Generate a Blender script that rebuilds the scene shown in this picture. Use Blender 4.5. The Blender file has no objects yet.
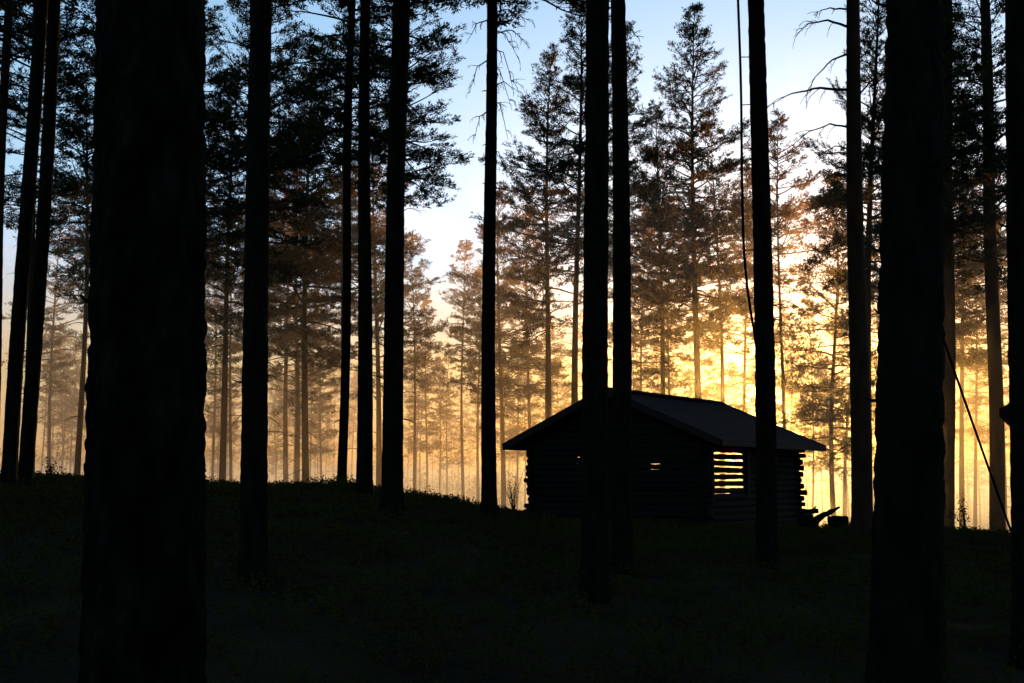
import bpy, math, random
from mathutils import Vector, Matrix, noise

R = math.radians
F = 1074.0
PITCH = math.atan(137.0 / F)
HOR = 478.0
rnd = random.Random(7)
scene = bpy.context.scene
C = bpy.data.collections.new("scene"); scene.collection.children.link(C)

def at(px, py, d):
    """world point seen in direction (px,py) at depth d metres north of the camera (camera at the origin)"""
    u = (px - 512) / F; v = (341.5 - py) / F
    y = math.cos(PITCH) - math.sin(PITCH) * v
    z = math.sin(PITCH) + math.cos(PITCH) * v
    k = d / y
    return Vector((u * k, d, z * k))

# ------------------------------------------------------------------ materials
def new_mat(name):
    m = bpy.data.materials.new(name); m.use_nodes = True
    nt = m.node_tree; nt.nodes.clear()
    out = nt.nodes.new("ShaderNodeOutputMaterial")
    return m, nt, out

def noise_mat(name, cols, scale=5.0, rough=0.9, bump=0.3, bscale=30.0, stretch=(1, 1, 1), spec=0.2, bdist=0.02):
    m, nt, out = new_mat(name)
    N = nt.nodes; L = nt.links
    b = N.new("ShaderNodeBsdfPrincipled"); b.inputs["Roughness"].default_value = rough
    b.inputs["Specular IOR Level"].default_value = spec
    tc = N.new("ShaderNodeTexCoord"); mp = N.new("ShaderNodeMapping"); mp.inputs["Scale"].default_value = stretch
    L.new(tc.outputs["Object"], mp.inputs["Vector"])
    n1 = N.new("ShaderNodeTexNoise"); n1.inputs["Scale"].default_value = scale; n1.inputs["Detail"].default_value = 6
    L.new(mp.outputs["Vector"], n1.inputs["Vector"])
    cr = N.new("ShaderNodeValToRGB")
    e = cr.color_ramp.elements
    e[0].position = 0.3; e[0].color = (*cols[0], 1); e[1].position = 0.7; e[1].color = (*cols[-1], 1)
    for i, c in enumerate(cols[1:-1]):
        x = e.new(0.3 + 0.4 * (i + 1) / (len(cols) - 1)); x.color = (*c, 1)
    L.new(n1.outputs["Fac"], cr.inputs["Fac"]); L.new(cr.outputs["Color"], b.inputs["Base Color"])
    n2 = N.new("ShaderNodeTexNoise"); n2.inputs["Scale"].default_value = bscale; n2.inputs["Detail"].default_value = 8
    L.new(mp.outputs["Vector"], n2.inputs["Vector"])
    bp = N.new("ShaderNodeBump"); bp.inputs["Strength"].default_value = bump; bp.inputs["Distance"].default_value = bdist
    L.new(n2.outputs["Fac"], bp.inputs["Height"]); L.new(bp.outputs["Normal"], b.inputs["Normal"])
    L.new(b.outputs["BSDF"], out.inputs["Surface"])
    return m

def leaf_mat(name, c1, c2, transl=0.35, tcol=(0.10, 0.09, 0.02)):
    m, nt, out = new_mat(name)
    N = nt.nodes; L = nt.links
    tc = N.new("ShaderNodeTexCoord")
    n1 = N.new("ShaderNodeTexNoise"); n1.inputs["Scale"].default_value = 1.3; n1.inputs["Detail"].default_value = 4
    L.new(tc.outputs["Object"], n1.inputs["Vector"])
    mx = N.new("ShaderNodeMix"); mx.data_type = 'RGBA'
    mx.inputs[6].default_value = (*c1, 1); mx.inputs[7].default_value = (*c2, 1)
    L.new(n1.outputs["Fac"], mx.inputs[0])
    d = N.new("ShaderNodeBsdfDiffuse"); t = N.new("ShaderNodeBsdfTranslucent")
    t.inputs["Color"].default_value = (*tcol, 1)
    L.new(mx.outputs[2], d.inputs["Color"])
    ms = N.new("ShaderNodeMixShader"); ms.inputs[0].default_value = transl
    L.new(d.outputs[0], ms.inputs[1]); L.new(t.outputs[0], ms.inputs[2])
    L.new(ms.outputs[0], out.inputs["Surface"])
    return m

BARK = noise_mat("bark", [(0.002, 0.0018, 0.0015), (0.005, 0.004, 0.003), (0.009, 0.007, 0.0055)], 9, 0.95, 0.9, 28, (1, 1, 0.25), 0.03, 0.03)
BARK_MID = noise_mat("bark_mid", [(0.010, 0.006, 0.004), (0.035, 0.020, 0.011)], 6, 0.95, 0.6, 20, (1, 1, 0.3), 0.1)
BARK_BIRCH = noise_mat("bark_birch", [(0.02, 0.015, 0.01), (0.07, 0.055, 0.04), (0.10, 0.085, 0.065)], 5, 0.9, 0.3, 20, (1, 1, 2.0), 0.1)
LICHEN = noise_mat("bark_lichen", [(0.0012, 0.001, 0.0008), (0.003, 0.0026, 0.0022), (0.009, 0.010, 0.007)], 11, 0.95, 1.0, 30, (1, 1, 0.35), 0.02, 0.03)
NEEDLE = leaf_mat("needles", (0.012, 0.022, 0.009), (0.03, 0.045, 0.018), 0.12, (0.02, 0.04, 0.015))
LEAF = leaf_mat("leaves", (0.03, 0.045, 0.012), (0.06, 0.07, 0.02), 0.55, (0.40, 0.26, 0.05))
SHRUB = leaf_mat("shrub_leaves", (0.012, 0.014, 0.0035), (0.036, 0.038, 0.009), 0.2, (0.02, 0.022, 0.005))
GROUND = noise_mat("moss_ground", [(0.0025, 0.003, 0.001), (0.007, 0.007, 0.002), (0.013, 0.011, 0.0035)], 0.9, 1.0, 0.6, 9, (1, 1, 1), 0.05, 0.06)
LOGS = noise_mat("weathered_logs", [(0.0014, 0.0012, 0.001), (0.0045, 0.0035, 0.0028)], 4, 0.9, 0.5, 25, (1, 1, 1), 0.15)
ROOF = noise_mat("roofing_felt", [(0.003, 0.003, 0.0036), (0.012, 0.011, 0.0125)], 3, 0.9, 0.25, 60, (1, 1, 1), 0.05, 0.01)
TRIM = noise_mat("trim_boards", [(0.004, 0.003, 0.0025), (0.009, 0.007, 0.005)], 5, 0.8, 0.3, 30, (1, 1, 1), 0.2)
CABLE = noise_mat("black_cable", [(0.003, 0.003, 0.003), (0.005, 0.005, 0.005)], 20, 1.0, 0.1, 60, (1, 1, 1), 0.0)
CUT = noise_mat("cut_wood", [(0.05, 0.036, 0.022), (0.10, 0.075, 0.05)], 8, 0.85, 0.4, 30)

# ------------------------------------------------------------------ mesh helpers
class MB:
    def __init__(s): s.v = []; s.f = []
    def tube(s, pts, rads, n=5, cap=True):
        base = len(s.v); m = len(pts)
        prev = None
        for i, p in enumerate(pts):
            if i == 0: t = pts[1] - pts[0]
            elif i == m - 1: t = pts[-1] - pts[-2]
            else: t = pts[i + 1] - pts[i - 1]
            if t.length < 1e-9: t = Vector((0, 0, 1))
            t.normalize()
            if prev is None:
                a = Vector((1, 0, 0)) if abs(t.x) < 0.8 else Vector((0, 1, 0))
                a = (a - t * a.dot(t)).normalized()
            else:
                a = (prev - t * prev.dot(t)).normalized()
            prev = a; b = t.cross(a)
            for k in range(n):
                an = 2 * math.pi * k / n
                s.v.append(p + (a * math.cos(an) + b * math.sin(an)) * rads[i])
        for i in range(m - 1):
            for k in range(n):
                k2 = (k + 1) % n
                s.f.append((base + i * n + k, base + i * n + k2, base + (i + 1) * n + k2, base + (i + 1) * n + k))
        if cap:
            s.f.append(tuple(base + k for k in range(n))[::-1])
            s.f.append(tuple(base + (m - 1) * n + k for k in range(n)))
    def box(s, o, ax, ay, az):
        """box from corner o with edge vectors"""
        b = len(s.v)
        for k in (0, 1):
            for j in (0, 1):
                for i in (0, 1):
                    s.v.append(o + ax * i + ay * j + az * k)
        for q in ((0, 2, 3, 1), (4, 5, 7, 6), (0, 1, 5, 4), (2, 6, 7, 3), (0, 4, 6, 2), (1, 3, 7, 5)):
            s.f.append(tuple(b + i for i in q))
    def tri(s, a, b, c):
        k = len(s.v); s.v += [a, b, c]; s.f.append((k, k + 1, k + 2))
    def quad(s, a, b, c, d):
        k = len(s.v); s.v += [a, b, c, d]; s.f.append((k, k + 1, k + 2, k + 3))
    def mesh(s, name, mat, smooth=False):
        me = bpy.data.meshes.new(name)
        me.from_pydata([tuple(p) for p in s.v], [], s.f)
        me.materials.append(mat)
        if smooth: me.polygons.foreach_set("use_smooth", [True] * len(me.polygons))
        me.update()
        return me

def link(name, me, parent=None, loc=None):
    o = bpy.data.objects.new(name, me); C.objects.link(o)
    if parent is not None: o.parent = parent
    if loc is not None: o.location = loc
    return o

def tag(o, label=None, cat=None, group=None, kind=None):
    if label: o["label"] = label
    if cat: o["category"] = cat
    if group: o["group"] = group
    if kind: o["kind"] = kind
    return o

def empty(name, loc, rz=0.0):
    o = bpy.data.objects.new(name, None); C.objects.link(o)
    o.empty_display_size = 0.3
    o.location = loc; o.rotation_euler = (0, 0, rz)
    return o

def lerp(a, b, t): return a + (b - a) * t
def sstep(t):
    t = max(0.0, min(1.0, t)); return t * t * (3 - 2 * t)
def interp(tab, x):
    if x <= tab[0][0]: return tab[0][1]
    for (a, va), (b, vb) in zip(tab, tab[1:]):
        if x <= b: return lerp(va, vb, (x - a) / (b - a))
    return tab[-1][1]

# ------------------------------------------------------------------ ground
CREST = [(-200, 470), (0, 480), (85, 482), (205, 488), (260, 490), (340, 491), (400, 500), (440, 503), (489, 511),
         (527, 518), (600, 526), (700, 529), (940, 531), (1010, 534), (1300, 540)]
def ground_z(x, y, detail=True):
    if y < 2:
        z = -1.58
    else:
        px = 512 + F * x / max(y, 2.0)
        px = max(-200, min(1300, px))
        yc = interp(CREST, px)
        right = sstep((px - 430) / 110)
        dc = lerp(21.0, 23.5, right); dp = lerp(23.0, 33.5, sstep((px - 490) / 70) * (1 - sstep((px - 775) / 50)))
        zc = -(yc - HOR) / F * dc
        if y < dc: z = lerp(-1.58, zc, sstep((y - 2) / (dc - 2)) * 0.55 + (y - 2) / (dc - 2) * 0.45)
        else: z = zc
        if y > dp: z -= 4.6 * sstep((y - dp) / 34.0) * (1.0 if True else 0)
    if y > 60:
        k = sstep((y - 60) / 60); z = lerp(z, -5.0, k)
    if detail:
        a = 1.0 if y < 60 else max(0.0, 1 - (y - 60) / 60)
        z += a * (0.11 * noise.noise(Vector((x * 0.8, y * 0.8, 3.1))) + 0.035 * noise.noise(Vector((x * 2.7, y * 2.7, 7.7))))
        z += 0.5 * (noise.noise(Vector((x * 0.03, y * 0.03, 1.0)))) * sstep((y - 45) / 40)
    return z

def axis(segs):
    out = []
    for a, b, st in segs:
        n = max(1, round((b - a) / st))
        out += [a + (b - a) * i / n for i in range(n)]
    out.append(segs[-1][1]); return out
XS = axis([(-2500, -500, 500), (-500, -100, 50), (-100, -20, 4), (-20, 20, 0.28), (20, 100, 4), (100, 500, 50), (500, 2500, 500)])
YS = axis([(-500, -60, 110), (-60, 0, 6), (0, 38, 0.28), (38, 120, 3), (120, 500, 25), (500, 3000, 500)])
mb = MB()
for y in YS:
    for x in XS: mb.v.append(Vector((x, y, ground_z(x, y))))
nx = len(XS)
for j in range(len(YS) - 1):
    for i in range(nx - 1):
        a = j * nx + i; mb.f.append((a, a + 1, a + 1 + nx, a + nx))
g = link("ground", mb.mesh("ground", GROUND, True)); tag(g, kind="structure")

# ------------------------------------------------------------------ trees
def branch_pts(start, az, elev, L, r, droop, n=6, wob=0.12, curl=0.0):
    pts = [start.copy()]; p = start.copy(); e = elev
    a = az
    for i in range(n):
        a += r.uniform(-wob, wob) * 1.5
        e += droop / n + r.uniform(-wob, wob)
        if i > n * 0.6: e += curl
        d = Vector((math.cos(a) * math.cos(e), math.sin(a) * math.cos(e), math.sin(e)))
        p = p + d * (L / n); pts.append(p.copy())
    return pts

def tuft(mb, p, d, r, ln, k=6, w=0.016):
    for _ in range(k):
        q = Vector((r.gauss(0, 1), r.gauss(0, 1), r.gauss(0, 1) * 0.8)); q.normalize()
        t = (d * 0.55 + q * 0.8 + Vector((0, 0, 0.22))).normalized()
        s = t.cross(q.yzx if abs(t.dot(q)) > .9 else q)
        if s.length < 1e-6: s = Vector((1, 0, 0))
        s.normalize()
        l = ln * r.uniform(0.7, 1.25)
        b = p + q * 0.02
        mb.quad(b - s * w * 0.5, b + t * l * 0.55 - s * w, b + t * l, b + t * l * 0.5 + s * w)

def leafclump(mb, p, r, n, spread, size):
    for _ in range(n):
        c = p + Vector((r.gauss(0, spread), r.gauss(0, spread), r.gauss(0, spread * .8)))
        a = Vector((r.gauss(0, 1), r.gauss(0, 1), r.gauss(0, 1))).normalized()
        b = a.orthogonal().normalized()
        s = size * r.uniform(0.6, 1.3)
        mb.quad(c - a * s, c - b * s * 0.6, c + a * s, c + b * s * 0.6)

def make_pine(seed, H=20.0, base_frac=0.5, rad=2.3, d0=0.34, dens=1.0, shape="full", leafy=False, sinu=0.2):
    """returns (trunk mesh, limbs mesh, crown mesh), standing at the origin"""
    r = random.Random(seed)
    # centre line
    ph = r.uniform(0, 6); ph2 = r.uniform(0, 6)
    def cl(z):
        t = z / H
        return Vector((sinu * math.sin(t * 4 + ph) * t, sinu * math.sin(t * 5 + ph2) * t, z))
    def rad_at(z):
        t = z / H
        return 0.5 * d0 * (max(0.03, (1 - t)) ** 0.8 * 0.93 + 0.25 * math.exp(-z / 0.35))
    tr = MB()
    zs = [-0.4, 0, 0.15, 0.35, 0.7] + [H * i / 26 for i in range(1, 27)]
    zs = sorted(set(zs))
    pts = [cl(z) for z in zs]
    tr.tube(pts, [rad_at(max(z, 0)) * (1 + 0.05 * noise.noise(Vector((z, seed, 0)))) for z in zs], 9)
    limbs = tr; cr = MB()
    zb = H * base_frac
    z = H * max(0.12, base_frac - 0.35)
    # dead branches below the crown
    while z < zb:
        if r.random() < 0.65:
            L = r.uniform(0.4, 1.7) * rad / 2.3
            az = r.uniform(0, 6.283)
            b = branch_pts(cl(z), az, r.uniform(-0.1, 0.5), L, r, -0.7, 5, 0.22)
            limbs.tube(b, [lerp(0.018, 0.004, i / 5) for i in range(6)], 4, False)
            for k in range(r.randint(0, 4)):
                q = b[r.randint(2, 4)]
                bb = branch_pts(q, az + r.choice((-1, 1)) * r.uniform(0.4, 1.1), r.uniform(-0.6, 0.3), L * 0.35, r, -0.3, 3, 0.25)
                limbs.tube(bb, [0.006, 0.005, 0.004, 0.002], 3, False)
        z += r.uniform(0.25, 0.7)
    z = zb; limbs = MB()
    while z < H - 0.1:
        t = (z - zb) / (H - zb)
        if shape == "full": prof = (min(1.0, 0.55 + 1.8 * t) if t < 0.3 else 1.0) * (1 - max(0, t - 0.22) / 0.78) ** 0.72
        elif shape == "cone": prof = min(1.0, 0.5 + 2.5 * t) * (1 - t) ** 0.95
        else: prof = math.sin(min(1, t * 0.9 + 0.16) * math.pi) ** 0.6
        nb = r.choice((3, 4, 4, 5))
        a0 = r.uniform(0, 6.283)
        for k in range(nb):
            if r.random() < 0.10: continue
            az = a0 + 6.283 * k / nb + r.uniform(-0.4, 0.4)
            L = rad * prof * r.choice((r.uniform(0.4, 0.8), r.uniform(0.8, 1.22))) + 0.2
            full = r.random()
            elev = lerp(0.02, 0.95, t ** 1.2) + r.uniform(-0.3, 0.35)
            n = 6
            b = branch_pts(cl(z + r.uniform(-.22, .22)), az, elev, L, r, lerp(-0.55, 0.1, t), n, 0.17, 0.2)
            br = 0.012 + 0.012 * L
            limbs.tube(b, [lerp(br, 0.005, i / n) for i in range(n + 1)], 4, False)
            nt = max(4, int(L * 6.3 * dens))
            start = r.uniform(0.18, 0.45)
            for j in range(nt):
                f = lerp(start, 1.0, (j + r.random() * .7) / nt); f = min(f, 0.999)
                i0 = int(f * n); p = b[i0].lerp(b[i0 + 1], f * n - i0)
                side = 1 if j % 2 else -1
                ta = az + side * r.uniform(0.45, 1.1)
                tl = L * 0.36 * (1.15 - f * 0.75) * r.uniform(0.6, 1.2) + 0.10
                tb = branch_pts(p, ta, elev * 0.4 + r.uniform(-0.15, 0.35), tl, r, 0.15, 3, 0.15)
                limbs.tube(tb, [0.008, 0.006, 0.005, 0.003], 3, False)
                if leafy:
                    for q in tb[1:]: leafclump(cr, q, r, 7, 0.13, 0.045)
                else:
                    m = max(2, int(tl / 0.105))
                    for q in range(m):
                        g_ = lerp(0.25, 1.0, (q + 1) / m); ii = min(2, int(g_ * 3))
                        pp = tb[ii].lerp(tb[ii + 1], g_ * 3 - ii)
                        dd_ = (tb[3] - tb[0]).normalized()
                        tuft(cr, pp, dd_, r, 0.105, 7, 0.0135)
                        if full > 0.5: tuft(cr, pp + Vector((r.gauss(0, .06), r.gauss(0, .06), r.gauss(.03, .06))), dd_, r, 0.11, 7, 0.014)
                        if full > 0.8: tuft(cr, pp + Vector((r.gauss(0, .09), r.gauss(0, .09), r.gauss(.04, .08))), dd_, r, 0.11, 7, 0.014)
            if leafy: leafclump(cr, b[-1], r, 10, 0.12, 0.05)
            else:
                for q in (0.8, 0.9, 1.0):
                    pp = b[-2].lerp(b[-1], q); tuft(cr, pp, (b[-1] - b[-2]).normalized(), r, 0.13, 7, 0.016)
        z += r.uniform(0.2, 0.5) * (1.0 if not leafy else 1.3)
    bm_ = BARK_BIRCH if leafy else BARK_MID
    nf = len(cr.f); off = len(cr.v)
    cr.v += limbs.v; cr.f += [tuple(i + off for i in f) for f in limbs.f]
    cme = cr.mesh("crown", LEAF if leafy else NEEDLE); cme.materials.append(bm_)
    cme.polygons.foreach_set("material_index", [0] * nf + [1] * len(limbs.f))
    return (tr.mesh("trunk", bm_, True), cme, H, cl)

VAR = {
    "full1": make_pine(11, 21, 0.40, 2.7, 0.36, 1.0, "full"),
    "full2": make_pine(12, 20, 0.42, 2.3, 0.34, 1.0, "full"),
    "tall1": make_pine(13, 22, 0.45, 2.1, 0.36, 1.05, "full"),
    "tall2": make_pine(14, 21, 0.50, 2.4, 0.34, 1.1, "round"),
    "slim1": make_pine(15, 17, 0.48, 1.6, 0.24, 0.95, "full"),
    "slim2": make_pine(16, 16, 0.40, 1.7, 0.20, 1.0, "cone"),
    "slim3": make_pine(17, 18, 0.48, 1.5, 0.22, 0.9, "round"),
    "leafy": make_pine(18, 15, 0.34, 1.7, 0.24, 1.0, "round", True, 0.35),
}
VAR["far1"] = make_pine(31, 17, 0.56, 1.5, 0.22, 0.62, "full")
VAR["far2"] = make_pine(32, 15, 0.40, 1.4, 0.19, 0.6, "cone")
VAR["far3"] = make_pine(33, 18, 0.62, 1.5, 0.24, 0.62, "round")
def put_tree(var, base, H, tilt=(0, 0), rz=0.0, name="pine_tree", label=None, group=None, wide=1.0, thick=1.0):
    tr, cr, H0, _ = VAR[var]
    root = empty(name, base)
    root.rotation_euler = (tilt[1], tilt[0], rz)
    s = H / H0
    a = link("trunk", tr, root); a.scale = (s * thick, s * thick, s)
    c = link("crown", cr, root)
    c.scale = (s * wide, s * wide, s)
    tag(root, label, "tree", group)
    return root

def mid_tree(px, px_top, top_y, d, var, label, group=None, rz=None, wide=1.0, thick=1.0, name="pine_tree"):
    """px at the ridge line, px_top where the tree top is seen"""
    b0 = at(px, 500, d); gz = ground_z(b0.x, d)
    top = at(px_top, top_y, d)
    # straight line through both, down to the ground
    q = at(px, 490, d)
    k = (gz - q.z) / (top.z - q.z)
    base = q + (top - q) * k
    base.z = gz - 0.1
    v = top - base
    H = v.length
    ang = math.atan2(v.x, v.z)
    return put_tree(var, base, H, (ang, 0), rz if rz is not None else 0.0, name, label, group, wide, thick)

# NOTE rotation: tilt about Y by ang, spin is done on the children
def spin(root, a):
    for ch in root.children: ch.rotation_euler = (0, 0, a)

MIDS = [
 # px, px_top, top_y, d, variant, wide, label
 (700, 693, 10, 48, "full1", 1.15, "tall pine with broad full crown and pointed top behind the cabin roof"),
 (662, 659, 105, 50, "full2", 1.0, "shorter bushy pine left of the pointed tall pine behind the cabin"),
 (722, 716, 120, 52, "slim1", 1.3, "narrow pine just right of the pointed tall pine behind the cabin ridge end"),
 (547, 552, 48, 46, "full2", 1.2, "dense dark pine rising above the left slope of the cabin roof"),
 (575, 577, -8, 42, "tall1", 1.25, "tallest dense pine just left of the twin black trunks"),
 (628, 626, 22, 45, "tall1", 1.0, "pine whose crown shows on both sides of the slimmer twin black trunk"),
 (785, 778, 112, 52, "slim3", 1.25, "sunlit orange-brown pine right of the trunk with the cable"),
 (835, 826, 175, 48, "leafy", 1.1, "curved leafy tree glowing orange beside the brown trunk"),
 (427, 428, 300, 78, "slim2", 1.3, "small symmetric pine standing alone in the bright mist gap"),
 (464, 461, 240, 66, "far1", 1.1, "slender pine in the mist left of the dark trunk with drooping twigs"),
 (479, 477, 270, 72, "far3", 1.1, "thinnest misty pine next to the dark trunk with drooping twigs"),
 (503, 500, 185, 56, "full2", 1.1, "pine with wide hazy orange trunk near the cabin left eave"),
 (531, 528, 200, 60, "slim1", 1.3, "bushy hazy pine above the cabin left eave"),
 (306, 309, 55, 45, "full1", 1.15, "brown trunked pine with dark crown, rightmost of the close trio"),
 (296, 299, 165, 54, "full2", 1.1, "middle pine of the close trio left of the dark slim trunks"),
 (287, 284, 150, 58, "tall2", 1.1, "leftmost pine of the close trio right of the second black trunk"),
 (222, 238, 60, 42, "full2", 1.3, "leaning brown pine between the huge trunk and the second black trunk"),
 (212, 214, 240, 64, "slim2", 1.2, "faint pine hugging the right edge of the huge trunk"),
 (76, 94, 40, 38, "slim1", 1.25, "grey leaning pine beside the left edge of the huge trunk"),
 (62, 63, 335, 82, "slim2", 1.2, "small pale pine in mist right of the leaning pair"),
 (397, 404, -150, 30, "tall1", 1.1, "big crowned pine hidden behind the thickest middle trunk"),
 (262, 266, -90, 34, "full1", 1.1, "pine with heavy dark crown behind the second black trunk"),
 (343, 347, 20, 40, "tall2", 1.2, "pine with ragged crown just left of the slim dark trunk"),
 (868, 874, -60, 36, "full1", 0.75, "pine behind the brown trunk with dead branches"),
 (24, 44, -90, 32, "tall1", 1.2, "pine whose crown fills the gap of the leaning pair at the left"),
 (118, 130, -30, 40, "full1", 1.2, "pine mostly hidden behind the huge trunk, crown showing at its side"),
 (180, 200, -20, 38, "tall1", 1.4, "pine with branches reaching out right of the huge trunk top"),
 (812, 811, 300, 66, "slim2", 1.2, "thin gold-lit pine just right of the cabin roof tip"),
 (847, 848, 250, 62, "leafy", 1.0, "thin leafy tree close to the left of the brown trunk"),
 (962, 958, 120, 50, "slim1", 1.3, "thin pine between the two hazy brown trunks at right"),
 (975, 972, 210, 60, "slim2", 1.3, "short hazy pine left of the rightmost brown trunk"),
 (644, 642, 215, 62, "slim2", 1.4, "small brown pine right of the twin black trunks"),
 (672, 670, 200, 58, "slim3", 1.3, "thin trunk pine close behind the left part of the roof ridge"),
 (745, 742, 170, 60, "slim2", 1.3, "small pine seen by the hanging cable"),
 (322, 322, 300, 72, "slim2", 1.3, "faint small pine between the trio and the slim dark trunk"),
 (378, 376, 120, 50, "full2", 1.1, "pine seen in the slit between the two middle trunks"),
 (447, 449, 345, 84, "far2", 1.1, "tiny far pine in the brightest left mist gap"),
 (414, 412, 235, 60, "far1", 1.1, "hazy pine close to the right side of the thickest middle trunk"),
 (517, 515, 300, 74, "slim2", 1.2, "faint pine over the left tip of the cabin roof"),
 (893, 889, 60, 46, "full2", 1.2, "pine seen in the slit left of the big right trunk"),
 (1004, 1000, 150, 52, "slim3", 1.3, "pine in the slit left of the cropped right edge trunk"),
 (944, 941, 40, 44, "full1", 1.0, "pine with dark crown right beside the big right trunk"),
 (232, 230, 200, 56, "slim3", 1.3, "hazy thin pine left beside the second black trunk"),
 (50, 56, 200, 58, "slim1", 1.2, "slender pine right behind the leaning pair"),
]
for i, (px, pt, ty, d, var, wd, lab) in enumerate(MIDS):
    t = mid_tree(px, pt, ty, d, var, lab, "pines of the middle distance", None, wd,
                 name="birch_tree" if var == "leafy" else "pine_tree")
    spin(t, (i * 2.39) % 6.283)

# far pines in the mist, by gap between the dark trunks
REGIONS = [((36, 84), 8, "distant pine fading into mist left of the huge trunk"),
           ((207, 242), 6, "distant pine fading into mist between the two leftmost black trunks"),
           ((272, 336), 14, "distant pine in orange mist left of the slim dark trunk"),
           ((346, 356), 3, "distant pine in the narrow slit by the slim dark trunk"),
           ((404, 482), 11, "distant pine in the bright pale mist gap left of centre"),
           ((497, 582), 16, "distant pine in the mist above the left half of the cabin"),
           ((634, 756), 20, "distant pine in golden mist above the cabin roof"),
           ((778, 850), 14, "distant pine in the brightest golden glow right of the cabin"),
           ((866, 878), 3, "distant pine in the slit left of the big right trunk"),
           ((944, 1012), 13, "distant pine in brown mist near the right edge")]
keys = ["far1", "far2", "far3"]
for (a, b), n, lab in REGIONS:
    for k in range(n):
        px = a + (b - a) * (k + rnd.random()) / n
        d = rnd.uniform(75, 140)
        p = at(px, 500, d); gz = ground_z(p.x, d)
        H = rnd.uniform(11, 19)
        t = put_tree(rnd.choice(keys), Vector((p.x, d, gz - 0.1)), H, (rnd.uniform(-.02, .02), 0), 0,
                     "pine_tree", lab + ", one of several alike", lab.replace("distant pine", "distant pines"), 1.05)
        spin(t, rnd.uniform(0, 6.28))

# ---- near trunks: own bark geometry
def near_tree(px480, pxtop, w480, wtop, d, label, var="tall1", seed=1, nrad=28, step=0.12, rough=0.02, Htot=19.0,
              mat=None, crown_from=0.0, wob=0.03):
    wob = 0.0012 * d
    A = at(px480, 480, d); B = at(pxtop, 0, d)
    up = (B - A); up = up / up.z
    dA = w480 / F * d; dB = wtop / F * math.hypot(1, 0) * d * math.cos(0) / 1.0
    gz = ground_z(A.x, d)
    base = A + up * (gz - A.z)
    root = empty("pine_tree", base)
    slope = (dA - dB) / (B.z - A.z)
    def diam(z):  # z above the ground
        zz = z + gz
        dd = dA - slope * (zz - A.z)
        return max(0.05 if z > Htot * .8 else 0.08, dd) + 0.22 * dA * math.exp(-max(z, 0) / 0.22)
    mb = MB()
    ztop = Htot
    vis = B.z - gz + 1.0
    zs = []; z = -0.5
    while z < ztop:
        zs.append(z); z += step if z < vis else 0.6
    zs.append(ztop)
    sd = seed * 13.7
    for z in zs:
        c = up * z; c = c.copy(); t = z / Htot
        c.x += wob * math.sin(z * 0.55 + sd) ; c.y += wob * math.cos(z * 0.47 + sd)
        rr = diam(z) * 0.5
        if z > vis: rr = lerp(rr, 0.03, (z - vis) / (ztop - vis))
        for k in range(nrad):
            an = 6.28318 * k / nrad
            ca, sa = math.cos(an), math.sin(an)
            q = Vector((ca * rr * 26, sa * rr * 26, z * (12 if rough > .025 else 6.5) + sd))
            n = noise.noise(q); n2 = noise.noise(q * 2.3 + Vector((5, 5, 5))); n3 = noise.noise(Vector((ca * 2, sa * 2, z * 0.9 + sd)))
            plate = abs(n) ** 0.6 * (1 if n > 0 else -0.6)
            dr = rough * (0.55 * plate + 0.35 * n2) + 0.008 * rr * 2 * n3
            if z < 0.5: dr += 0.25 * rr * max(0, math.sin(an * 4 + sd)) * max(0, (0.5 - z)) 
            mb.v.append(Vector((c.x + ca * (rr + dr), c.y + sa * (rr + dr), c.z)))
    for i in range(len(zs) - 1):
        for k in range(nrad):
            k2 = (k + 1) % nrad
            mb.f.append((i * nrad + k, i * nrad + k2, (i + 1) * nrad + k2, (i + 1) * nrad + k))
    rs = random.Random(seed * 31)
    for _ in range(9):
        z = rs.uniform(1.5, min(vis, 10)); an = rs.uniform(0, 6.283); ln = rs.uniform(0.04, 0.22) * min(1.4, d / 14)
        c = up * z; rr = diam(z) * 0.5
        dv = Vector((math.cos(an), math.sin(an), rs.uniform(-.3, .4)))
        q0 = c + Vector((math.cos(an), math.sin(an), 0)) * rr * 0.8
        mb.tube([q0, q0 + dv * (rr * .2 + ln * .5), q0 + dv * (rr * .2 + ln) + Vector((0, 0, rs.uniform(-.04, .02)))], [0.014, 0.009, 0.004], 6)
    link("trunk", mb.mesh("trunk", mat or BARK, True), root)
    # crown, grown from the same kind of crown mesh, set along this stem
    tr, cr, H0, _ = VAR[var]
    s = Htot / H0
    shx = up.x
    for nm, me in (("crown", cr),):
        o = link(nm, me, root)
        o.scale = (s * 1.15, s * 1.15, s)
        o.rotation_euler = (0, math.atan(shx), 0)
        o.rotation_euler = (Matrix.Rotation(math.atan(shx), 3, 'Y') @ Matrix.Rotation(seed * 1.7, 3, 'Z')).to_euler()
    tag(root, label, "tree", "dark pine trunks in the foreground")
    return root, base, up

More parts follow.
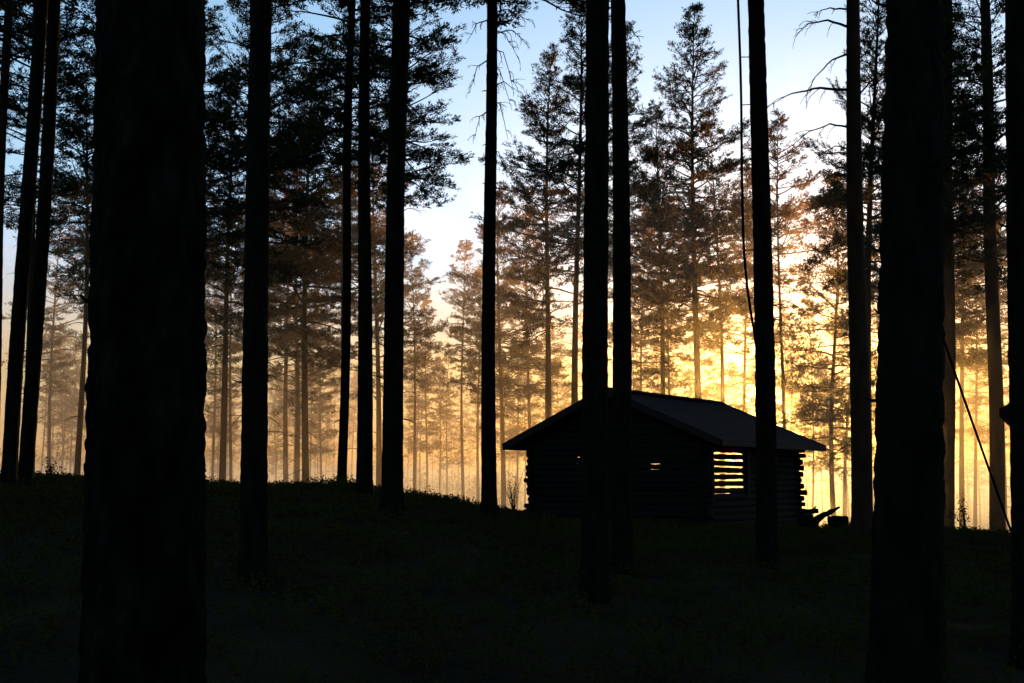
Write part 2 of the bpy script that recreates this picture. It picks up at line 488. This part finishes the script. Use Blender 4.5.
CR = {}
NEAR = [
 # px480, pxtop, w480, wtop, d, label, var, nrad, step, rough, H
 (145, 152, 111, 105, 4.0, "huge black pine trunk nearest the camera at left", "tall2", 130, 0.02, 0.026, 18, LICHEN),
 (254, 262, 25.5, 21.5, 10.7, "second black pine trunk, leaning slightly, right of the huge trunk", "tall2", 48, 0.06, 0.02, 20, None),
 (10, 40, 14.5, 13, 18, "left one of the leaning pair of dark trunks at the left edge", "tall2", 28, 0.1, 0.014, 20, None),
 (27, 55, 14.5, 12, 19, "right one of the leaning pair of dark trunks near the left edge", "tall1", 28, 0.1, 0.014, 20, None),
 (342, 352, 9.5, 7, 27, "slim dark trunk on the ridge, thinnest of the three side by side", "tall1", 20, 0.12, 0.01, 21, None),
 (363.5, 366, 16, 10, 19.5, "dark trunk in the middle of the three side by side on the ridge", "tall2", 28, 0.1, 0.012, 21, None),
 (391, 401, 21, 16.5, 17, "thickest trunk of the three side by side on the ridge", "tall1", 32, 0.09, 0.014, 21, None),
 (489, 491, 15, 10.5, 20.5, "dark trunk with drooping dead twigs left of the cabin", "tall2", 28, 0.1, 0.012, 21, None),
 (596, 596.5, 26, 23.5, 12, "broader black trunk of the twin pair in front of the cabin", "tall2", 40, 0.07, 0.02, 20, None),
 (623, 618, 20, 15, 15, "slimmer black trunk of the twin pair in front of the cabin", "tall2", 32, 0.08, 0.018, 20, None),
 (766, 757, 20.5, 16.5, 15.5, "black trunk with a cable beside it in front of the cabin right end", "tall2", 32, 0.08, 0.018, 20, None),
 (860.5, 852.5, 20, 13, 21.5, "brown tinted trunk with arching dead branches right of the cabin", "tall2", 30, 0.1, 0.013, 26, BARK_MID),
 (908, 916, 64, 53.5, 6.2, "big black trunk right of the cabin", "tall2", 96, 0.035, 0.03, 18, None),
 (1030, 1022, 34, 32, 9, "black trunk cut off by the right edge of the photo", "tall2", 48, 0.06, 0.015, 20, None),
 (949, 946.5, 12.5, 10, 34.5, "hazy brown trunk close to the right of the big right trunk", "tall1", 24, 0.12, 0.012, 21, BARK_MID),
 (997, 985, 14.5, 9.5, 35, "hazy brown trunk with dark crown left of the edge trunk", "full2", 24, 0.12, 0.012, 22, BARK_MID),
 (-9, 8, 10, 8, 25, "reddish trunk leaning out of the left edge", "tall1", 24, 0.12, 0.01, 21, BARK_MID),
]
roots = {}
for i, (a, b, wa, wb, d, lab, var, nr, st, ro, H, mt) in enumerate(NEAR):
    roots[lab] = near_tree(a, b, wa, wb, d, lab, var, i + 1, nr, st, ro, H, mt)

def dead_branch(root_info, pts2d, d, r0, seed, twigs=5, droop=-0.8):
    root, base, up = root_info
    r = random.Random(seed)
    P = [at(x, y, d + dd) - base for x, y, dd in pts2d]
    pts = []
    for i in range(len(P) - 1):
        for k in range(4): pts.append(P[i].lerp(P[i + 1], k / 4) + Vector((r.uniform(-1, 1), r.uniform(-1, 1), r.uniform(-1, 1))) * 0.012)
    pts.append(P[-1])
    m = MB(); n = len(pts)
    m.tube(pts, [lerp(r0, 0.004, i / (n - 1)) for i in range(n)], 6)
    L = sum((pts[i + 1] - pts[i]).length for i in range(n - 1))
    main = (pts[-1] - pts[0]).normalized(); az = math.atan2(main.y, main.x)
    for k in range(twigs):
        j = r.randint(n // 4, n - 1)
        b = branch_pts(pts[j], az + r.uniform(-0.9, 0.9), r.uniform(-0.9, 0.5), L * r.uniform(0.15, 0.32), r, droop, 5, 0.25)
        m.tube(b, [lerp(0.008, 0.003, i / 5) for i in range(6)], 4)
        for q in range(2):
            c = branch_pts(b[r.randint(1, 4)], az + r.uniform(-1.4, 1.4), r.uniform(-1.2, 0.3), L * 0.08, r, droop, 3, 0.3)
            m.tube(c, [0.005, 0.004, 0.003, 0.002], 3)
    link("dead_branch", m.mesh("dead_branch", BARK, False), root)

L_ = roots["brown tinted trunk with arching dead branches right of the cabin"]
dead_branch(L_, [(852, 90, 0), (820, 88, -.2), (792, 93, -.4), (768, 106, -.5)], 21.5, 0.035, 1, 6)
dead_branch(L_, [(853, 128, 0), (830, 124, -.1), (808, 132, -.2), (796, 142, -.2)], 21.5, 0.025, 2, 4)
dead_branch(L_, [(851, 52, 0), (832, 60, -.2), (815, 78, -.3), (808, 90, -.3)], 21.5, 0.025, 3, 6)
dead_branch(L_, [(851, 28, 0), (828, 20, -.2), (808, 24, -.3), (796, 34, -.4)], 21.5, 0.03, 4, 8)
dead_branch(L_, [(851, 10, 0), (830, 8, .2), (815, 12, .3)], 21.5, 0.025, 5, 7)
dead_branch(L_, [(855, 150, 0), (835, 146, .2), (815, 158, .3)], 21.5, 0.02, 6, 5)
dead_branch(L_, [(858, 60, 0), (872, 48, .2), (886, 50, .3)], 21.5, 0.022, 7, 6)
dead_branch(L_, [(858, 95, 0), (872, 80, .2), (888, 72, .3)], 21.5, 0.022, 8, 6)
H_ = roots["dark trunk with drooping dead twigs left of the cabin"]
for s, (y, x2, y2, x3, y3) in enumerate([(12, 508, 10, 532, 22), (28, 505, 34, 520, 62), (48, 503, 52, 514, 90), (66, 500, 70, 512, 110), (86, 504, 82, 518, 92), (100, 500, 104, 508, 140),
                                         (20, 476, 24, 466, 44), (60, 478, 66, 470, 92), (110, 480, 116, 474, 140), (150, 498, 152, 506, 170), (35, 512, 30, 530, 48)]):
    dead_branch(H_, [(490, y, 0), (x2, y2, -.1), (x3, y3, -.2)], 20.5, 0.016, 20 + s, 6, -1.2)
dead_branch(roots["slimmer black trunk of the twin pair in front of the cabin"], [(618, 30, 0), (632, 30, 0), (640, 42, 0)], 15, 0.014, 61, 2)
dead_branch(roots["black trunk cut off by the right edge of the photo"], [(1014, 226, 0), (1004, 226, 0), (998, 222, 0)], 9, 0.01, 62, 2)
dead_branch(roots["huge black pine trunk nearest the camera at left"], [(206, 30, 0), (214, 26, 0)], 4, 0.006, 63, 0)

# ------------------------------------------------------------------ cabin
CB = -1.16   # base height
N_ = Vector((4.40, 25.0, 0)); GA = Vector((-0.8, 0.6, 0)); SA = Vector((0.6, 0.8, 0))
W_, S_ = 4.8, 5.5
EAVE = 0.86; RIDGE = 2.17
PIT = 0.162
cab = empty("log_cabin", Vector((N_.x, N_.y, CB - 0.15)))
tag(cab, "low dark log cabin with a shallow gabled roof standing in front of the glowing mist", "cabin")
O = cab.location.copy()
def cabo(name, mb, mat, parent=None, smooth=False):
    for i, p in enumerate(mb.v): mb.v[i] = p - O
    return link(name, mb.mesh(name, mat, smooth), parent or cab)

def log_wall(A, dirv, length, nlogs, seed, zoff=0.0, gaps=(), openings=(), ext=0.16, gable=False, peak=0):
    """horizontal round logs; gaps = (s0,s1,z0,z1,amount) thins the logs; openings = (s0,s1,z0,z1) cuts them"""
    r = random.Random(seed); m = MB()
    for k in range(nlogs):
        z = CB - 0.1 + zoff + PIT * (k + 0.5)
        s0, s1 = -ext - r.uniform(-0.05, 0.09), length + ext + r.uniform(-0.05, 0.09)
        if gable and z > EAVE - 0.02:
            f = (z + PIT * 0.5 - EAVE) / (RIDGE - EAVE)
            s0 = length / 2 * f + 0.03; s1 = length - length / 2 * f - 0.03
            if s1 - s0 < 0.2: break
        spans = [(s0, s1)]
        for (a, b, z0, z1) in openings:
            if z0 < z < z1:
                out = []
                for (p, q) in spans:
                    if a > p and b < q: out += [(p, a), (b, q)]
                    else: out.append((p, q))
                spans = out
        ph = r.uniform(0, 9)
        for (p, q) in spans:
            n = max(4, int((q - p) / 0.07)); pts = []; rr = []
            for i in range(n + 1):
                s = lerp(p, q, i / n)
                rad = PIT * 0.5 * 1.15 + 0.004 * noise.noise(Vector((s * 2, z * 9, ph)))
                for (a, b, z0, z1, am) in gaps:
                    if a < s < b and z0 < z < z1:
                        rad -= am * (0.8 + 0.5 * noise.noise(Vector((s * 3.5, z * 17, ph))))
                if s < -0.06 or s > length + 0.06:
                    rad = PIT * 0.5 * (0.84 + 0.10 * math.sin(ph * 3))
                pts.append(A + dirv * s + Vector((0, 0, z + 0.006 * math.sin(s * 1.3 + ph)))); rr.append(rad)
            m.tube(pts, rr, 10)
    return m
nl = int((EAVE - CB + 0.1) / PIT) + 1
ngab = nl + int((RIDGE - EAVE) / PIT) + 1
# camera-facing gable wall, with chinks
def zz(py, d): return at(512, py, d).z
gapsG = [(1.02, 1.12, zz(456, 26), zz(449, 26), .036), (1.05, 1.38, zz(473, 26), zz(462, 26), .03), (3.36, 3.5, zz(464, 27), zz(453, 27), .034), (2.55, 2.6, zz(486, 26.7), zz(479, 26.7), .034)]
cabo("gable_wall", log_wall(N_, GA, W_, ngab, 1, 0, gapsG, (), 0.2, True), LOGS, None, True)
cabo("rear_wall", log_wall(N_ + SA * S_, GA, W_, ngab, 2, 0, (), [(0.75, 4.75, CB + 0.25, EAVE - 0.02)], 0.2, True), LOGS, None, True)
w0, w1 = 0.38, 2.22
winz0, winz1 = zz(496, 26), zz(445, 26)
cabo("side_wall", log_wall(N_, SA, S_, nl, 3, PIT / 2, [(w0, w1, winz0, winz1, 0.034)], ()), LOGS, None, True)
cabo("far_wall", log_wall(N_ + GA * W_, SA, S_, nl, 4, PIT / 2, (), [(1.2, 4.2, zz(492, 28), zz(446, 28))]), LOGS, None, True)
# window posts either side of the open slats
for s in (w0 - 0.09, w1):
    m = MB(); nrm = Vector((0.8, -0.6, 0))
    m.box(N_ + SA * s + nrm * 0.06 + Vector((0, 0, winz0 - 0.05)), SA * 0.09, nrm * 0.06, Vector((0, 0, winz1 - winz0 + 0.1)))
    cabo("window_post", m, TRIM)
# roof: two slabs, ridge cap, verge boards, fascia
ov, gv, gr = 0.68, 0.4, 0.44
apx = N_ + GA * (W_ / 2)
rise = RIDGE - EAVE
def slope_pts(side):
    """outer surface corner points: ridge front, ridge rear, eave rear, eave front"""
    half = W_ / 2 + ov
    e = apx + GA * (half * side)
    return (apx - SA * gv, apx + SA * (S_ + gr), e + SA * (S_ + gr), e - SA * gv)
zr = RIDGE + 0.02; ze = EAVE + 0.02
for side in (-1, 1):
    a, b, c, d = [Vector(p) for p in slope_pts(side)]
    a.z = b.z = zr; c.z = d.z = ze
    m = MB()
    nn = (b - a).cross(d - a).normalized()
    if nn.z < 0: nn = -nn
    # subdivided sheet with slight unevenness, and thickness
    th = 0.11
    nu, nv = 24, 14
    for lay in (0, 1):
        for i in range(nu + 1):
            for j in range(nv + 1):
                p = a.lerp(b, i / nu).lerp(d.lerp(c, i / nu), j / nv)
                sag = 0.012 * noise.noise(Vector((i * .3, j * .4, side * 3))) - 0.03 * math.sin(math.pi * i / nu) * (1 - j / nv)
                m.v.append(p + nn * (sag - lay * th))
    k = (nu + 1) * (nv + 1)
    for i in range(nu):
        for j in range(nv):
            q = i * (nv + 1) + j
            m.f.append((q, q + 1, q + nv + 2, q + nv + 1)); m.f.append((q + k, q + nv + 1 + k, q + nv + 2 + k, q + 1 + k))
    for i in range(nu):
        for j in (0, nv):
            q = i * (nv + 1) + j; m.f.append((q, q + nv + 1, q + nv + 1 + k, q + k))
    for j in range(nv):
        for i in (0, nu):
            q = i * (nv + 1) + j; m.f.append((q, q + 1, q + 1 + k, q + k))
    roofo = cabo("roof_slope", m, ROOF)
    # verge boards front and rear
    for (p0, p1, out) in ((a, d, -SA), (b, c, SA)):
        m = MB()
        m.box(p0 + out * 0.003 + nn * 0.02, (p1 - p0) + (p1 - p0).normalized() * 0.02, out * 0.03, -nn * 0.17)
        cabo("verge_board", m, TRIM)
    m = MB(); o_ = GA * side
    m.box(d + o_ * 0.004 + Vector((0, 0, -0.005)) - SA * 0.0, (c - d), o_ * 0.03, Vector((0, 0, -0.14)))
    cabo("fascia_board", m, TRIM)
m = MB()
p0 = apx - SA * (gv + 0.02); p0.z = zr + 0.015; p1 = apx + SA * (S_ + gr + .02); p1.z = zr + 0.015
for side in (-1, 1):
    dn = (GA * side * 0.16 + Vector((0, 0, -0.16 * rise / (W_ / 2 + ov) )))
    m.box(p0 + Vector((0, 0, 0.012)), p1 - p0, dn, Vector((0, 0, 0.012)))
cabo("ridge_cap", m, ROOF)
# foundation stones
m = MB()
for (A_, dv, ln) in ((N_, GA, W_), (N_, SA, S_), (N_ + SA * S_, GA, W_), (N_ + GA * W_, SA, S_)):
    for k in range(int(ln / 0.5) + 1):
        c = A_ + dv * min(ln, k * 0.5) + Vector((0, 0, CB - 0.25))
        m.tube([c + Vector((0, 0, -0.2)), c, c + Vector((0, 0, 0.13))], [0.2, 0.21, 0.12], 8)
cabo("foundation", m, LOGS)

# ------------------------------------------------------------------ second hut, only its eave tip shows
hc = at(1004, 412, 15.5)
hut = empty("storage_hut", Vector((hc.x + 0.66, hc.y + 0.55, ground_z(hc.x + 0.4, hc.y) - 0.1)))
hut.rotation_euler = (0, 0, -0.47)
tag(hut, "dark hut whose roof tip pokes out behind the right edge trunk", "hut")
HO = hut.location.copy()
zt = hc.z - HO.z
m = MB()
for k in range(int((zt) / 0.16)):
    z = 0.08 + 0.16 * k
    for (p, q) in (((0, 0), (2.4, 0)), ((0, 2.6), (2.4, 2.6))):
        m.tube([Vector((p[0] - .1, p[1], z)), Vector((q[0] + .1, q[1], z))], [.085, .085], 10)
    for (p, q) in (((0, 0), (0, 2.6)), ((2.4, 0), (2.4, 2.6))):
        m.tube([Vector((p[0], p[1] - .1, z + .08)), Vector((q[0], q[1] + .1, z + .08))], [.083, .083], 10)
link("wall", m.mesh("wall", LOGS, True), hut)
m = MB()
e0 = Vector((-0.42, -0.4, zt - 0.05)); pk = Vector((1.2, -0.4, zt + 0.85)); e1 = Vector((2.85, -0.4, zt - 0.05)); ln = Vector((0, 3.4, 0))
m.box(e0, pk - e0, ln, Vector((0, 0, 0.12))); m.box(e1, pk - e1 , ln, Vector((0, 0, 0.12)))
link("roof", m.mesh("roof", ROOF), hut)
m = MB()
m.v += [Vector((0, .02, zt)), Vector((2.4, .02, zt)), Vector((1.2, .02, zt + .7)), Vector((0, 2.58, zt)), Vector((2.4, 2.58, zt)), Vector((1.2, 2.58, zt + .7))]
m2 = MB(); m2.v = m.v[3:]; m2.f = [(0, 2, 1)]; m.v = m.v[:3]; m.f = [(0, 1, 2)]
link("gable_board", m.mesh("gable_board", LOGS), hut); link("gable_board", m2.mesh("gable_board", LOGS), hut)

# ------------------------------------------------------------------ cables
def cable(name, pts, r, label, cat, brackets=()):
    P = []
    for i in range(len(pts) - 1):
        p0 = pts[max(i - 1, 0)]; p1 = pts[i]; p2 = pts[i + 1]; p3 = pts[min(i + 2, len(pts) - 1)]
        for k in range(8):
            t = k / 8
            P.append(0.5 * ((2 * p1) + (p2 - p0) * t + (2 * p0 - 5 * p1 + 4 * p2 - p3) * t * t + (3 * p1 - p0 - 3 * p2 + p3) * t ** 3))
    P.append(pts[-1])
    o0 = P[-1].copy()
    m = MB(); m.tube([p - o0 for p in P], [r] * len(P), 6)
    root = empty(name, o0)
    link("line", m.mesh("line", CABLE, True), root)
    for (a, b) in brackets:
        mm = MB(); mm.tube([a - o0, b - o0], [0.008, 0.008], 5)
        link("bracket", mm.mesh("bracket", CABLE), root)
    tag(root, label, cat)
dK = 15.35
cable("hanging_cable", [at(733, -120, dK), at(738, 0, dK), at(741, 90, dK), at(742, 180, dK), at(744, 250, dK), at(749, 300, dK), at(756, 345, dK + .05), at(760, 400, dK)], 0.019,
      "thin black cable hanging down beside the trunk in front of the cabin right end", "cable",
      [(at(740, 57, dK), at(752, 57, dK)), (at(741, 105, dK), at(755, 104, dK)), (at(744, 250, dK), at(758, 250, dK)), (at(748, 298, dK), at(760, 297, dK)), (at(742, 198, dK), at(756, 196, dK))])
g2 = at(1060, 660, 9.0); g2.z = ground_z(g2.x, 9.0)
q0 = at(914, 255, 6.25)
cable("guy_rope", [q0, q0.lerp(g2, .35) + Vector((0, 0, -.03)), q0.lerp(g2, .7) + Vector((0, 0, -.03)), g2], 0.008,
      "thin taut rope running diagonally from the big right trunk to the ground", "rope")

# ------------------------------------------------------------------ stump, block and gnarled log right of the cabin
def stump(px, d, wpx, htop_y, label, seed, mat=BARK, name="tree_stump", cat="stump"):
    c = at(px, 528, d); gz = ground_z(c.x, d); top = at(px, htop_y, d).z
    h = top - gz; rr = wpx / F * d / 2
    r = random.Random(seed); root = empty(name, Vector((c.x, d, gz - 0.05)))
    m = MB(); n = 22; zs = [0, .08, .2, .4, .6, .8, .93, 1.0]
    for f in zs:
        for k in range(n):
            an = 6.283 * k / n
            q = rr * (1.0 + 0.18 * max(0, .3 - f) * 3 + 0.13 * noise.noise(Vector((math.cos(an) * 1.6, math.sin(an) * 1.6, f * 1.5 + seed))) - (0.1 if f > .97 else 0))
            m.v.append(Vector((math.cos(an) * q, math.sin(an) * q, (h + .05) * f + (0.05 * noise.noise(Vector((math.cos(an) * 2, math.sin(an) * 2, seed))) if f > .9 else 0))))
    for i in range(len(zs) - 1):
        for k in range(n):
            k2 = (k + 1) % n; m.f.append((i * n + k, i * n + k2, (i + 1) * n + k2, (i + 1) * n + k))
    link("body", m.mesh("body", mat, True), root)
    m2 = MB(); top_ring = [v.copy() + Vector((0, 0, .002)) for v in m.v[-n:]]
    m2.v = top_ring; m2.f = [tuple(range(n))]
    link("cut_face", m2.mesh("cut_face", CUT), root)
    tag(root, label, cat)
stump(838, 23.2, 20, 516.5, "round dark stump standing between the cabin corner and the brown trunk", 3)
stump(806, 23.6, 15, 514, "chopping block close to the cabin right corner under the jutting log", 5, BARK, "chopping_block", "chopping block")
def limb_log(name, pts, rads, label, cat, forks=()):
    o0 = pts[0].copy(); m = MB()
    P = []; Q = []
    for i in range(len(pts) - 1):
        for k in range(4):
            P.append(pts[i].lerp(pts[i + 1], k / 4) - o0 + Vector((0, 0, 0.008 * math.sin(i * 4 + k)))); Q.append(lerp(rads[i], rads[i + 1], k / 4))
    P.append(pts[-1] - o0); Q.append(rads[-1])
    m.tube(P, Q, 10)
    root = empty(name, o0)
    link("stem", m.mesh("stem", BARK, True), root)
    for f, rr in forks:
        mm = MB(); mm.tube([p - o0 for p in f], rr, 7); link("fork", mm.mesh("fork", BARK, True), root)
    tag(root, label, cat)
limb_log("gnarled_log", [at(811, 530, 23.5), at(817, 519, 23.45), at(824, 515, 23.4), at(832, 511.5, 23.35), at(840, 507, 23.3)], [0.09, 0.085, 0.06, 0.045, 0.02],
         "gnarled forked log jutting up to the right beside the cabin corner", "log",
         [([at(824, 515, 23.4), at(830, 510, 23.35), at(836, 509, 23.3)], [0.03, 0.02, 0.01])])
limb_log("split_log", [at(796, 512, 23.75), at(806, 511.5, 23.6), at(818, 511, 23.45)], [0.05, 0.06, 0.05],
         "short split log lying across the chopping block by the cabin", "log", [([at(812, 511, 23.5), at(816, 506.5, 23.5)], [0.025, 0.015])])

# ------------------------------------------------------------------ undergrowth
def sprig(m, p, r, h, n=3, ls=0.022):
    for _ in range(n):
        az = r.uniform(0, 6.283); e = r.uniform(0.7, 1.45)
        d = Vector((math.cos(az) * math.cos(e), math.sin(az) * math.cos(e), math.sin(e)))
        L = h * r.uniform(0.5, 1.1)
        s = Vector((-math.sin(az), math.cos(az), 0)) * 0.003
        m.tri(p - s, p + s, p + d * L)
        k = max(3, int(L / 0.035))
        for j in range(k):
            q = p + d * (L * (0.3 + 0.7 * (j + r.random()) / k))
            a = Vector((r.gauss(0, 1), r.gauss(0, 1), r.gauss(0, .7))).normalized()
            b = a.orthogonal().normalized()
            sz = ls * r.uniform(0.6, 1.3)
            c = q + a * sz
            m.quad(q, c - b * sz * .5, c + a * sz, c + b * sz * .5)
m = MB(); r = random.Random(99)
cnt = 0
while cnt < 17000:
    y = 4.5 + 20.5 * math.sqrt(r.random()); 
    x = r.uniform(-0.55, 0.55) * (y + 1.5)
    if noise.noise(Vector((x * 0.9, y * 0.9, 0))) < r.uniform(-0.5, 0.15): continue
    big = 0.5 + 0.5 * noise.noise(Vector((x * 0.5, y * 0.5, 9)))
    p = Vector((x, y, ground_z(x, y) - 0.01))
    if y > 24 and x > 0: continue
    sprig(m, p, r, lerp(0.12, 0.42, big * big), 3, 0.016 + 0.0005 * y)
    cnt += 1
link("bilberry_undergrowth", m.mesh("bilberry_undergrowth", SHRUB))
tag(bpy.data.objects["bilberry_undergrowth"], "dark low bilberry scrub covering the forest floor", "undergrowth", None, "stuff")
# grass blades on the ridge line
m = MB()
for _ in range(9000):
    px = r.uniform(-60, 1084); y = r.uniform(17, 24)
    x = (px - 512) / F * y
    p = Vector((x, y, ground_z(x, y) - .01)); az = r.uniform(0, 6.28); h = r.uniform(.06, .2)
    s = Vector((math.cos(az), math.sin(az), 0)) * .004; ln = Vector((r.gauss(0, .4), r.gauss(0, .4), 1)) * h
    m.tri(p - s, p + s, p + ln)
link("grass", m.mesh("grass", SHRUB)); tag(bpy.data.objects["grass"], "thin dark grass along the crest of the rise", "grass", None, "stuff")

def bush(px, d, hpx, wpx, label, seed, leaf=0.03, dens=1.0, name="bush", sparse=False):
    c = at(px, 500, d); gz = ground_z(c.x, d); h = hpx / F * d; w = wpx / F * d / 2
    r = random.Random(seed); root = empty(name, Vector((c.x, d, gz - .02)))
    st = MB(); lf = MB()
    n = int((10 if sparse else 26) * dens)
    for k in range(n):
        az = r.uniform(0, 6.283); e = r.uniform(0.75, 1.5)
        L = h * r.uniform(0.6, 1.1)
        b = branch_pts(Vector((r.uniform(-.3, .3) * w, r.uniform(-.3, .3) * w, 0)), az, e, L, r, -0.3, 6, 0.18)
        b = [Vector((q.x * min(1.6, w / h * 1.6), q.y * min(1.6, w / h * 1.6), q.z)) for q in b]
        st.tube(b, [lerp(.008, .002, i / 6) for i in range(7)], 4)
        for q in b[2:]:
            leafclump(lf, q, r, 5 if sparse else 12, 0.05, leaf)
    link("stems", st.mesh("stems", BARK), root); link("foliage", lf.mesh("foliage", SHRUB), root)
    tag(root, label, "bush")
bush(211, 18, 16, 26, "dense dark bush beside the right side of the huge trunk", 1, 0.025, 2.2)
bush(49, 21.5, 26, 18, "loose twiggy bush in front of the mist right of the leaning pair", 2, .022, 1, "bush", True)
bush(420, 21, 16, 30, "low leafy bush right of the three side by side trunks", 3, .018, 1, "bush", True)
bush(514, 30, 58, 22, "airy waist-high bush left of the cabin wall", 4, .016, 2.2, "bush", True)
bush(963, 25, 40, 26, "tall sparse bush between the hazy brown trunks", 5, .025, 1.2, "bush", True)
bush(268, 20.5, 13, 26, "low sparse bush right of the second black trunk", 6, .018, 1, "bush", True)
bush(338, 22, 12, 20, "small bush at the foot of the slim dark trunk", 7, .018, 1, "bush", True)
bush(915, 26, 26, 16, "small sapling bush seen low by the big right trunk", 8, .02, 1, "bush", True)

# far thicket of young growth on the low ground
m = MB(); r = random.Random(404)
for _ in range(1500):
    y = r.uniform(92, 158); x = r.uniform(-0.62, 0.62) * y
    h = 3.2 + 5.0 * max(0, 0.5 + noise.noise(Vector((x * 0.06, y * 0.05, 2)))) * r.uniform(0.5, 1.1)
    gz = ground_z(x, y); w_ = h * 0.16
    for k in range(int(h * 9)):
        f = r.random() ** 0.8
        c = Vector((x + r.gauss(0, w_) * (1.1 - f), y + r.gauss(0, w_) * (1.1 - f), gz + 0.2 + f * h))
        a = Vector((r.gauss(0, 1), r.gauss(0, 1), r.gauss(0, .8))).normalized(); b = a.orthogonal().normalized()
        sz = r.uniform(.07, .2)
        m.quad(c - a * sz, c - b * sz * .5, c + a * sz, c + b * sz * .5)
link("thicket", m.mesh("thicket", LEAF)); tag(bpy.data.objects["thicket"], "pale thicket of young growth far back in the mist", "thicket", None, "stuff")

# ------------------------------------------------------------------ mist (volumes over the low ground beyond the rise, tinted for glow and shade)
def mist(name, x0, x1, y0, y1, z0, z1, dens, g, col, dens2=0.0, g2=0.0, col2=(1, 1, 1)):
    m = MB(); m.box(Vector((x0, y0, z0)), Vector((x1 - x0, 0, 0)), Vector((0, y1 - y0, 0)), Vector((0, 0, z1 - z0)))
    mat, nt, out = new_mat(name)
    v = nt.nodes.new("ShaderNodeVolumeScatter"); v.inputs["Density"].default_value = dens
    v.inputs["Anisotropy"].default_value = g; v.inputs["Color"].default_value = (*col, 1)
    sh = v.outputs[0]
    if dens2:
        v2 = nt.nodes.new("ShaderNodeVolumeScatter"); v2.inputs["Density"].default_value = dens2
        v2.inputs["Anisotropy"].default_value = g2; v2.inputs["Color"].default_value = (*col2, 1)
        ad = nt.nodes.new("ShaderNodeAddShader"); nt.links.new(sh, ad.inputs[0]); nt.links.new(v2.outputs[0], ad.inputs[1]); sh = ad.outputs[0]
    nt.links.new(sh, out.inputs["Volume"])
    o = link(name, m.mesh(name, mat)); tag(o, kind="structure")
    return o
SUN_TINT = (1.0, 0.64, 0.30)  # orange of the low sun put into the mist's scatter colour
mist("mist", -260, 260, 44, 165, -9, 13.0, 0.0042, 0.90, SUN_TINT, 0.0095, 0.32, (0.95, 0.60, 0.38))
mist("high_mist", -258, 258, 41, 164, 13.05, 18, 0.0007, 0.90, SUN_TINT, 0.0016, 0.32, (0.95, 0.64, 0.44))
mist("low_mist", -250, 250, 31.9, 43.9, -8.6, 9.5, 0.006, 0.90, SUN_TINT, 0.012, 0.32, (0.95, 0.60, 0.38))
mist("shaded_ground_mist", -250, 250, 45, 162, -8.5, 1.0, 0.022, 0.3, (0.36, 0.27, 0.26))  # dark absorbing colour paints shade into the lowest mist

# ------------------------------------------------------------------ light
SUN_AZ = math.atan2(790 - 512, F)     # to the right of straight ahead
SUN_EL = R(3.0)
w = bpy.data.worlds.new("World"); scene.world = w; w.use_nodes = True
nt = w.node_tree; nt.nodes.clear()
out = nt.nodes.new("ShaderNodeOutputWorld"); bg = nt.nodes.new("ShaderNodeBackground")
sky = nt.nodes.new("ShaderNodeTexSky"); sky.sky_type = 'NISHITA'; sky.sun_disc = False
sky.sun_elevation = SUN_EL; sky.sun_rotation = SUN_AZ; sky.altitude = 100
sky.air_density = 1.0; sky.dust_density = 0.5; sky.ozone_density = 2.3
bg.inputs["Strength"].default_value = 0.51
tcw = nt.nodes.new("ShaderNodeTexCoord"); sx = nt.nodes.new("ShaderNodeSeparateXYZ"); rw = nt.nodes.new("ShaderNodeValToRGB")
e = rw.color_ramp.elements
e[0].position = 0.0; e[0].color = (0.13, 0.07, 0.045, 1); e[1].position = 0.34; e[1].color = (1, 1, 1, 1)
x = e.new(0.04); x.color = (0.24, 0.15, 0.10, 1)
x = e.new(0.1); x.color = (0.62, 0.38, 0.20, 1)
x = e.new(0.2); x.color = (0.85, 0.90, 0.93, 1)
mw = nt.nodes.new("ShaderNodeMix"); mw.data_type = 'RGBA'; mw.blend_type = 'MULTIPLY'; mw.inputs[0].default_value = 1
nt.links.new(tcw.outputs["Generated"], sx.inputs[0]); nt.links.new(sx.outputs["Z"], rw.inputs[0])
nt.links.new(sky.outputs[0], mw.inputs[6]); nt.links.new(rw.outputs[0], mw.inputs[7]); nt.links.new(mw.outputs[2], bg.inputs[0]); nt.links.new(bg.outputs[0], out.inputs[0])
sd = bpy.data.lights.new("sun", 'SUN'); sd.energy = 14.5; sd.angle = R(0.6); sd.color = (1.0, 0.37, 0.075)
so = bpy.data.objects.new("sun", sd); C.objects.link(so)
sv = Vector((math.sin(SUN_AZ) * math.cos(SUN_EL), math.cos(SUN_AZ) * math.cos(SUN_EL), math.sin(SUN_EL)))
so.rotation_euler = sv.to_track_quat('Z', 'Y').to_euler(); so.location = sv * 100

# ------------------------------------------------------------------ camera
cd = bpy.data.cameras.new("camera"); cd.sensor_width = 36; cd.lens = 36 * F / 1024; cd.clip_start = 0.05; cd.clip_end = 6000
co = bpy.data.objects.new("camera", cd); C.objects.link(co)
co.rotation_euler = (R(90) + PITCH, 0, 0)
scene.camera = co

scene.view_settings.view_transform = 'Standard'; scene.view_settings.look = 'None'
scene.view_settings.exposure = 0; scene.view_settings.gamma = 1
cy = scene.cycles
cy.use_denoising = True
try:
    cy.denoiser = 'OPENIMAGEDENOISE'; cy.denoising_prefilter = 'ACCURATE'
except Exception: pass
cy.max_bounces = 4; cy.diffuse_bounces = 2; cy.glossy_bounces = 2; cy.transmission_bounces = 2; cy.volume_bounces = 1
cy.sample_clamp_indirect = 4.0; cy.use_adaptive_sampling = True; cy.adaptive_threshold = 0.02
